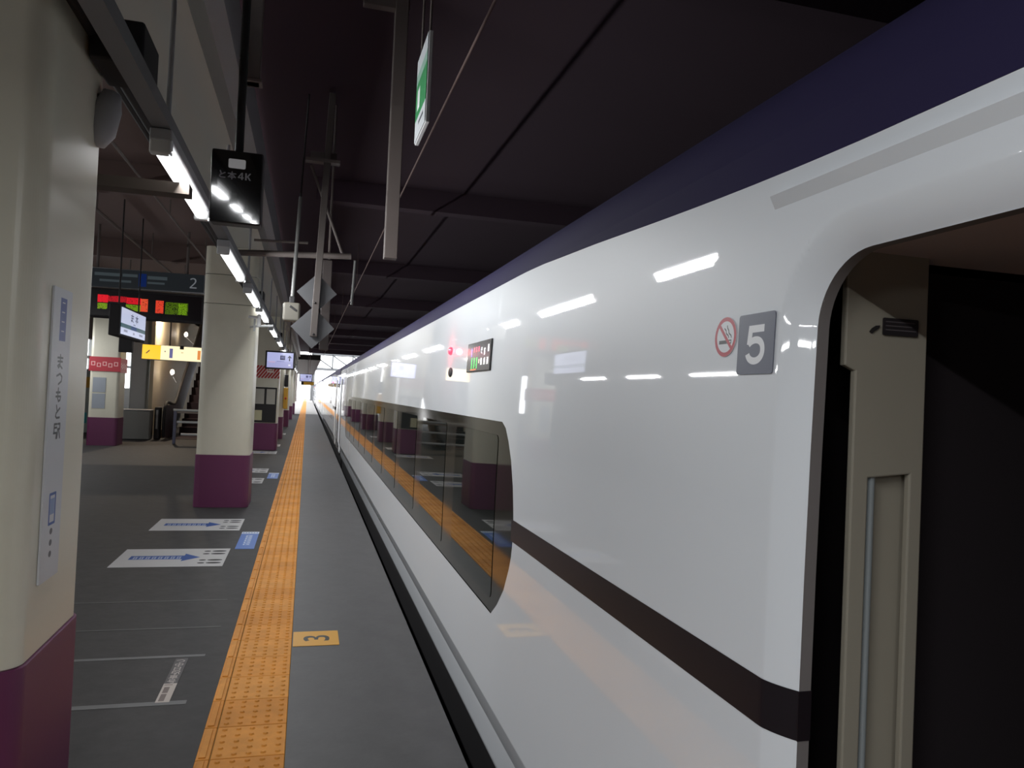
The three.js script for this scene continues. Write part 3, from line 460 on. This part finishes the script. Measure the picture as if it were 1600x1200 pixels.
// departure board with the platform number above it
{ const t = thing('platform_sign', 'grey hanging sign with pale lines, a blue patch and the number 2', 'sign', [-2.4, 2.98, -12]);
  const tex = canvasTexture(1024, 160, (x, w, h) => { x.fillStyle = '#3c4247'; x.fillRect(0, 0, w, h); x.fillStyle = '#6d7a80'; x.fillRect(140, 34, 210, 28); x.fillRect(360, 34, 120, 26); x.fillRect(180, 92, 250, 20); x.fillRect(560, 40, 160, 30); x.fillRect(560, 92, 140, 18); x.fillStyle = '#1b3f94'; x.fillRect(490, 24, 62, 116); x.fillStyle = '#c7ccd4'; x.font = '128px sans-serif'; x.fillText('2', 900, 126); });
  part(t, 'case', rbox(1.72, 0.28, 0.14, 0.01), mat.grey, [0, 0, -0.08]); part(t, 'face', plate(1.7, 0.262, 0.006, 0.003), screen(tex, 0.22), [0, 0, -0.01], [0, 0, 0.012]);
  for (const x of [-0.6, 0.6]) part(t, 'hanger', bar([x, 0.13, -0.08], [x, 0.79, -0.08], 0.02), mat.steel);
  const d = thing('departure_board', 'black departure board with red and green glowing characters under the platform number sign', 'display', [-2.4, 2.61, -12]);
  const led = canvasTexture(1024, 256, (x, w, h) => {
    x.fillStyle = '#070506'; x.fillRect(0, 0, w, h);
    const block = (x0, y0, w0, h0, c, f, s) => { x.fillStyle = c; let k = s; for (let i = 0; i < w0; i += 6) for (let j = 0; j < h0; j += 6) { k = (k * 1103515245 + 12345) >>> 0; if ((k >> 16) % 100 < f) x.fillRect(x0 + i, y0 + j, 5, 5); } };
    block(166, 44, 84, 76, '#ff1a2c', 96, 2); block(250, 50, 150, 60, '#c81222', 80, 3); block(400, 56, 120, 62, '#f01626', 92, 4); block(516, 60, 56, 130, '#ff5a36', 90, 5); block(640, 66, 62, 130, '#ff4a30', 92, 6);
    block(168, 130, 78, 60, '#83a812', 88, 7); block(396, 128, 118, 62, '#79a416', 80, 8); block(720, 76, 190, 122, '#4f6d0c', 62, 9); block(830, 84, 70, 110, '#6f9a14', 50, 10);
  });
  part(d, 'case', rbox(1.72, 0.42, 0.16, 0.012), mat.matteBlack, [0, 0, -0.09]); part(d, 'led_panel', plate(1.66, 0.36, 0.004, 0.003), screen(led, 1.1), [0, 0, -0.01]);
  panelLight(d, 1.5, 0.3, 0.08, 0xff7744, [0, 0, 0.012], [0, Math.PI, 0]); }
{ const t = thing('station_sign', 'white lit station-name sign with a green and blue band, hanging just before the departure board', 'sign', [-2.21, 2.235, -10.75]);
  const tex = canvasTexture(640, 256, (x, w, h) => { x.fillStyle = '#cfd6f2'; x.fillRect(0, 0, w, h); glyph(x, 'ma', 225, 28, 84, '#5a5e77', 0.12); glyph(x, 'hon', 345, 28, 84, '#5a5e77', 0.12); x.fillStyle = '#40606a'; x.fillRect(0, 150, w, 40); x.fillStyle = '#1d3f74'; x.fillRect(250, 150, 140, 40); x.fillStyle = '#8e93ae'; x.fillRect(70, 206, 90, 22); x.fillRect(300, 212, 44, 22); x.fillRect(470, 208, 100, 22); x.fillRect(300, 126, 56, 12); });
  part(t, 'case', rbox(0.12, 0.38, 1.5, 0.012), mat.matteBlack, [-0.065, 0, 0]); part(t, 'face', plate(1.4, 0.325, 0.006, 0.003), screen(tex, 0.8), [0, 0, 0], [0, Math.PI / 2, 0]);
  for (const z of [-0.55, 0.55]) part(t, 'hanger', bar([-0.065, 0.19, z], [-0.065, 1.5, z], 0.009), mat.matteBlack); panelLight(t, 1.38, 0.32, 0.8, 0xdfe4ff, [0.012, 0, 0], [0, -Math.PI / 2, 0]); }
{ const t = thing('exit_sign', 'long lit sign with a yellow end and a cream field, in front of the escalator', 'sign', [-2.95, 2.23, -20]);
  const tex = canvasTexture(1024, 192, (x, w, h) => { x.fillStyle = '#f3e2b4'; x.fillRect(0, 0, w, h); x.fillStyle = '#f2b70c'; x.fillRect(0, 0, 222, h); x.fillStyle = '#e8dca8'; x.fillRect(222, 0, 8, h); x.fillStyle = '#4b3412'; x.font = 'bold 70px sans-serif'; x.beginPath(); x.moveTo(40, 116); x.lineTo(86, 66); x.lineTo(92, 82); x.lineTo(56, 120); x.fill(); x.fillStyle = '#51517e'; x.fillRect(330, 34, 40, 130); x.fillStyle = '#7b7466'; x.fillRect(268, 70, 16, 18); x.fillStyle = '#c4b58a'; x.fillRect(470, 74, 30, 16); x.fillStyle = '#c77b3c'; x.fillRect(674, 40, 38, 126); });
  part(t, 'case', rbox(1.92, 0.37, 0.18, 0.012), mat.grey, [0, 0, -0.1]); part(t, 'face', plate(1.9, 0.345, 0.006, 0.003), screen(tex, 1.35), [0, 0, -0.006], [0, 0, -0.01]);
  for (const x of [-0.35, 0.7]) part(t, 'hanger', bar([x, 0.18, -0.1], [x, 1.54, -0.1], 0.018), mat.steel); part(t, 'clamp', rbox(0.09, 0.09, 0.03, 0.01), mat.matteBlack, [-0.06, 0.15, 0.012]);
  panelLight(t, 1.9, 0.34, 0.9, 0xffe6a8, [0, 0, 0.01], [0, Math.PI, 0]); }
{ const tex = canvasTexture(512, 320, (x, w, h) => { const g = '#b9bdec'; x.fillStyle = g; x.fillRect(0, 0, w, h); x.fillStyle = '#aeb0e0'; x.fillRect(0, 190, w, 130); x.fillStyle = '#cbb4d8'; x.fillRect(40, 190, 120, 26); x.fillStyle = '#2b2a52'; x.fillRect(256, 60, 96, 92); x.fillStyle = '#8c90cc'; x.fillRect(272, 84, 64, 10); x.fillRect(272, 108, 64, 10); x.strokeStyle = '#23203f'; x.lineWidth = 22; x.beginPath(); x.moveTo(440, 170); x.lineTo(440, 80); x.stroke(); x.fillStyle = '#23203f'; x.beginPath(); x.moveTo(440, 52); x.lineTo(484, 104); x.lineTo(396, 104); x.fill(); x.fillStyle = '#e9ebff'; x.fillRect(420, 240, 44, 36); x.fillStyle = '#7f83b8'; x.fillRect(190, 180, 150, 10); });
  const mk = (label, pos, s) => { const t = thing('screen', label, 'screen', pos); part(t, 'case', rbox(0.66 * s, 0.42 * s, 0.09, 0.012), mat.matteBlack, [0, 0, -0.05]); part(t, 'display', plate(0.58 * s, 0.35 * s, 0.006, 0.003), screen(tex, 0.85), [0, 0, -0.005]); part(t, 'hanger', bar([0.2, 0.2 * s, -0.05], [0.2, 2.05, -0.05], 0.02), mat.steel); panelLight(t, 0.58 * s, 0.35 * s, 0.7, 0xc9ccff, [0, 0, 0.01], [0, Math.PI, 0]); return t; };
  mk('black framed screen with a lavender picture and an arrow, in front of the third column', [-0.635, 2.14, -18.25], 1); mk('smaller hanging screen far down the platform, near the daylight', [-0.1, 2.15, -45], 1.12); }
{ const t = thing('far_sign', 'small yellow sign hanging under the far screen near the daylight', 'sign', [0.0, 1.84, -47]); part(t, 'board', rbox(0.62, 0.2, 0.06, 0.01), mat.yellow, [0.06, 0, 0]); part(t, 'dark_end', rbox(0.16, 0.2, 0.064, 0.01), mat.matteBlack, [-0.3, 0, 0]); part(t, 'hanger', bar([0, 0.1, 0], [0, 2.36, 0], 0.015), mat.steel); }
{ const t = thing('clock_box', 'small dark box hanging between the station-name sign and the red-banded column', 'box', [-2.84, 2.13, -13.6]); part(t, 'case', rbox(0.2, 0.24, 0.14, 0.01), mat.matteBlack); part(t, 'hanger', bar([0, 0.1, 0], [0, 1.64, 0], 0.012), mat.steel); t.position.set(-2.96, 2.1, -13.9); }

// ---------------------------------------------------------------- escalator, railing and counter
{ const t = thing('escalator', 'dark escalator climbing away into the lit stairwell', 'escalator', [-3.05, 0, -22]);
  const slope = Math.tan(Math.PI / 6), N = 30, dz = 0.4, gl = M([0.022, 0.01, 0.015], 0.3), stepM = M([0.03, 0.016, 0.022], 0.5);
  for (let k = 0; k < N; k++) part(t, 'step', span([-0.46, 0.46], [-0.02 + Math.max(0, k - 3) * dz * slope - 0.22, -0.0 + Math.max(0, k - 3) * dz * slope + 0.01], [-(k + 1) * dz, -k * dz]), stepM);
  for (const s of [-1, 1]) {
    const sh = new THREE.Shape([[0.3, 0.0], [-0.35, 0.05], [-0.45, 0.5], [-0.25, 0.9], [1.2, 0.9], [12, 0.9 + 10.8 * slope], [12, 0.0 + 10.8 * slope], [1.2, 0.0]].map(([x, y]) => new THREE.Vector2(x, y)));
    part(t, 'balustrade', new THREE.ExtrudeGeometry(sh, { depth: 0.05, bevelEnabled: false }).rotateY(Math.PI / 2).translate(s * 0.55 - 0.025, 0, 0), gl);
    const path = new THREE.CatmullRomCurve3([[0.35, 0.1], [0.45, 0.5], [0.25, 0.93], [-1.2, 0.94], [-2, 0.94 + 0.8 * slope], [-12, 0.94 + 10.8 * slope]].map(([z, y]) => new THREE.Vector3(s * 0.55, y, z)), false, 'centripetal');
    part(t, 'handrail', new THREE.TubeGeometry(path, 60, 0.04, 10), mat.matteBlack);
    const sk = new THREE.Shape([[0.4, -0.0], [1.2, -0.0], [12, 10.8 * slope], [12, 0.22 + 10.8 * slope], [1.2, 0.22], [0.4, 0.22]].map(([x, y]) => new THREE.Vector2(x, y)));
    part(t, 'skirt', new THREE.ExtrudeGeometry(sk, { depth: 0.16, bevelEnabled: false }).rotateY(Math.PI / 2).translate(s < 0 ? -0.76 : 0.6, 0, 0), M([0.15, 0.095, 0.06], 0.6));
  }
  const n = part(t, 'newel', rbox(0.14, 0.85, 0.3, 0.03), mat.matteBlack, [-0.72, 0.43, 0.25]); part(n, 'control_plate', rbox(0.05, 0.5, 0.012, 0.004), mat.grey, [0.0, 0.1, 0.155]);
  const lm = new THREE.MeshStandardMaterial({ color: 0xffffff, emissive: new THREE.Color(1, 0.85, 0.7), emissiveIntensity: 6 });
  const w = thing('stair_lamp', 'small warm spot lamp at the top of the stairwell wall, above the exit sign', 'lamp', [-3.98, 3.36, -23.3]); part(w, 'bulb', new THREE.SphereGeometry(0.07, 16, 12), lm); part(w, 'mount', bar([0, 0.03, 0], [0, 0.33, 0], 0.02), mat.steel);
  const p = new THREE.PointLight(new THREE.Color(1, 0.82, 0.62), 16); p.position.set(0.05, 0.02, -0.35); p.castShadow = true; w.add(p);
  [[-3.84, 1.82, -24.0], [-3.96, 3.13, -27]].forEach(([x, y, z], i) => { const g = thing('balustrade_lamp', `small round white lamp on the escalator balustrade, the ${['lower', 'upper'][i]} one`, 'lamp', [x, y, z]); part(g, 'lens', new THREE.SphereGeometry(0.085, 16, 10).scale(0.7, 1, 0.7), lm); part(g, 'collar', cyl(0.05, 0.04).translate(0, -0.07, 0), mat.grey); part(g, 'stem', bar([-0.0, -0.08, 0], [0.12 + i * 0.12, -0.3, 0], 0.012), mat.grey); const q = new THREE.PointLight(new THREE.Color(1, 0.9, 0.8), 0.25); q.position.set(0.0, 0, 0.12); q.castShadow = true; g.add(q); }); }
{ const t = thing('railing', 'low steel railing with three shiny bars beside the foot of the escalator', 'railing', [-2.4, 0, -20.2]);
  for (const [y, x0, z] of [[0.84, -0.76, 0], [0.55, -0.66, 0.05], [0.25, -0.55, 0.1]]) part(t, 'bar', bar([x0, y, z], [1.05, y, z], 0.03, 14), mat.pale);
  for (const x of [-0.72, 0.1, 1.0]) part(t, 'post', rbox(0.07, 0.84, 0.07, 0.01), M([0.12, 0.12, 0.18], 0.4), [x, 0.42, -0.03]); part(t, 'top_board', rbox(1.75, 0.05, 0.22, 0.01), M([0.4, 0.33, 0.28], 0.5), [0.16, 0.79, -0.15]); }
{ const t = thing('counter', 'grey cabinet between the red-banded column and the escalator', 'cabinet', [-4.25, 0, -21.6]); part(t, 'body', rbox(0.9, 0.74, 0.5, 0.02), M([0.2, 0.2, 0.19], 0.5), [-0.1, 0.38, 0]); part(t, 'top', rbox(0.92, 0.03, 0.54, 0.01), mat.grey, [-0.1, 0.765, 0]); part(t, 'plinth', box(0.84, 0.02, 0.44), mat.matteBlack, [-0.1, 0.01, 0]);
  const p = thing('wall_pillar', 'grey-white pillar left of the escalator, behind the cabinet', 'pillar', [-4.62, 0, -23.6]); part(p, 'shaft', rbox(0.42, 3.74, 0.42, 0.03), mat.pale, [0, 1.872, 0]); part(p, 'skirting', rbox(0.44, 0.12, 0.44, 0.01), mat.grey, [0, 0.06, 0]);
  const k = thing('vending_machine', 'pale vending machine by the far wall, left of the red-banded column', 'machine', [-6.3, 0, -24]); part(k, 'case', rbox(1.3, 1.8, 0.7, 0.03), M([0.4, 0.46, 0.46], 0.4), [0, 0.9, 0]); part(k, 'window', plate(1.0, 0.8, 0.02, 0.01), M([0.5, 0.55, 0.5], 0.2), [0, 1.25, 0.35]); part(k, 'poster', plate(0.3, 0.3, 0.02, 0.01), mat.yellow, [0.42, 1.42, 0.362]); part(k, 'slot', plate(0.5, 0.3, 0.02, 0.01), M([0.05, 0.4, 0.45], 0.4), [0.1, 0.42, 0.35]); }

// ---------------------------------------------------------------- stickers and plates on the platform
{ const tex = canvasTexture(1024, 840, (x, w, h) => {
    x.fillStyle = '#b9b7b7'; x.fillRect(0, 0, w, h); x.fillStyle = '#2f4f92'; x.fillRect(110, 340, 520, 170); x.beginPath(); x.moveTo(610, 250); x.lineTo(770, 425); x.lineTo(610, 600); x.fill(); x.fillStyle = '#aab4cc'; for (let i = 0; i < 8; i++) { x.fillRect(140 + i * 58, 380, 44, 16); x.fillRect(146 + i * 58, 412, 12, 60); x.fillRect(168 + i * 58, 412, 14, 60); x.fillRect(140 + i * 58, 470, 44, 12); }
    x.fillStyle = '#1c1b1d'; for (const y of [130, 260, 560, 690]) { x.beginPath(); x.ellipse(925, y, 72, 34, 0, 0, 7); x.fill(); x.beginPath(); x.ellipse(808, y, 34, 26, 0, 0, 7); x.fill(); } });
  const m = printed(tex, 0.75), g = plate(0.868, 0.715, 0.004, 0.0016).rotateX(-Math.PI / 2);
  const place = (z, label, x = -1.045) => { const o = new THREE.Mesh(g, m); o.name = numbered('floor_sticker'); o.position.set(x, 0.0005, z); o.castShadow = o.receiveShadow = true; o.userData = { label, category: 'sticker', group: 'white queue stickers on the asphalt' }; scene.add(o); };
  place(-7.05, 'nearest white floor sticker with a blue arrow and black footprints'); place(-8.69, 'second white floor sticker with a blue arrow and footprints, closer to the second column');
  place(-12.75, 'white floor sticker just beyond the second column, nearer of the pair'); place(-14.3, 'white floor sticker just beyond the second column, farther of the pair'); place(-18.3, 'small distant white floor sticker beside the third column'); place(-20.6, 'distant white floor sticker just past the third column'); place(-25.8, 'farthest white floor sticker along the column row');
  const bt = canvasTexture(256, 640, (x, w, h) => { x.fillStyle = '#2b5fae'; x.fillRect(0, 0, w, h); x.fillStyle = '#b9c2cf'; x.fillRect(0, 0, w, 78); x.fillStyle = '#4d6fa8'; for (let i = 0; i < 6; i++) x.fillRect(16 + i * 40, 26, 22, 30); x.fillStyle = '#aebbd2'; for (let i = 0; i < 5; i++) { x.fillRect(84, 140 + i * 76, 92, 14); x.fillRect(84, 168 + i * 76, 24, 36); x.fillRect(134, 168 + i * 76, 36, 14); x.fillRect(120, 190 + i * 76, 56, 12); } });
  const bm = printed(bt, 0.5), bg = plate(0.168, 0.86, 0.003, 0.0016).rotateX(-Math.PI / 2);
  [[-7.815, 'blue sticker with a white head beside the nearest white floor stickers'], [-13.5, 'distant blue sticker between the pair of stickers beyond the second column']].forEach(([z, label]) => { const o = new THREE.Mesh(bg, bm); o.name = numbered('blue_sticker'); o.position.set(-0.49, 0.0005, z); o.castShadow = o.receiveShadow = true; o.userData = { label, category: 'sticker' }; scene.add(o); });
  const lt = canvasTexture(128, 1024, (x, w, h) => { x.fillStyle = '#4b4749'; x.fillRect(0, 0, w, h); x.save(); x.translate(0, 0); x.fillStyle = '#b5aaa2'; x.fillRect(0, 620, w, 404); x.fillStyle = '#6f625e'; x.fillRect(22, 700, 52, 130); x.fillRect(22, 850, 52, 150); x.fillStyle = '#8c8079'; x.fillRect(10, 640, 80, 24); x.restore(); ['go', 'sha', 'eki', 'hi', 'naka', 'tsu'].forEach((k, i) => glyph(x, k, 14, 520 - i * 100, 96, '#a39a95', 0.12)); });
  const o = new THREE.Mesh(plate(0.062, 0.6, 0.002, 0.0014).rotateX(-Math.PI / 2), printed(lt, 0.6)); o.name = 'lettering_strip'; o.position.set(-0.588, 0.0005, -4.16); o.castShadow = o.receiveShadow = true; o.userData = { label: 'narrow strip of worn white lettering on the asphalt between two faded lines', category: 'lettering' }; scene.add(o);
  const nt = canvasTexture(256, 256, (x, w, h) => { x.fillStyle = '#cf9730'; x.fillRect(0, 0, w, h); x.save(); x.translate(128, 128); x.rotate(-Math.PI / 2); x.fillStyle = '#2c2a26'; x.font = 'bold 200px sans-serif'; x.textAlign = 'center'; x.textBaseline = 'middle'; x.fillText('3', 0, 4); x.restore(); });
  const np = new THREE.Mesh(plate(0.265, 0.27, 0.004, 0.002).rotateX(-Math.PI / 2), printed(nt, 0.5)); np.name = 'number_marker'; np.position.set(0.122, 0.0005, -4.715); np.castShadow = np.receiveShadow = true; np.userData = { label: 'yellow square plate with a sideways number 3 beside the tactile tiles', category: 'marker' }; scene.add(np); }

// ---------------------------------------------------------------- outside, at the far end
{ const t = thing('footbridge', 'pale steel footbridge truss outside, above the tracks at the far end', 'bridge', [5, -1.2, -104]); const s = M([0.1, 0.105, 0.11], 0.7);
  part(t, 'deck', span([-4.6, 9], [5.3, 5.6], [-1, 1]), s); part(t, 'top_chord', span([-4.6, 9], [7.3, 7.5], [-1, 1]), s); for (let k = 0; k < 6; k++) { part(t, 'vertical', span([-4.6 + k * 2.6, -4.4 + k * 2.6], [5.5, 7.4], [0.8, 1]), s); part(t, 'diagonal', bar([-4.5 + k * 2.6, 7.3, 0.9], [-1.9 + k * 2.6, 5.6, 0.9], 0.09, 8), s); } part(t, 'pier', span([-4.6, -4.1], [0, 5.4], [-0.4, 0.4]), s); part(t, 'pier', span([7, 7.5], [0, 5.4], [-0.4, 0.4]), s); }

renderer.render(scene, camera);
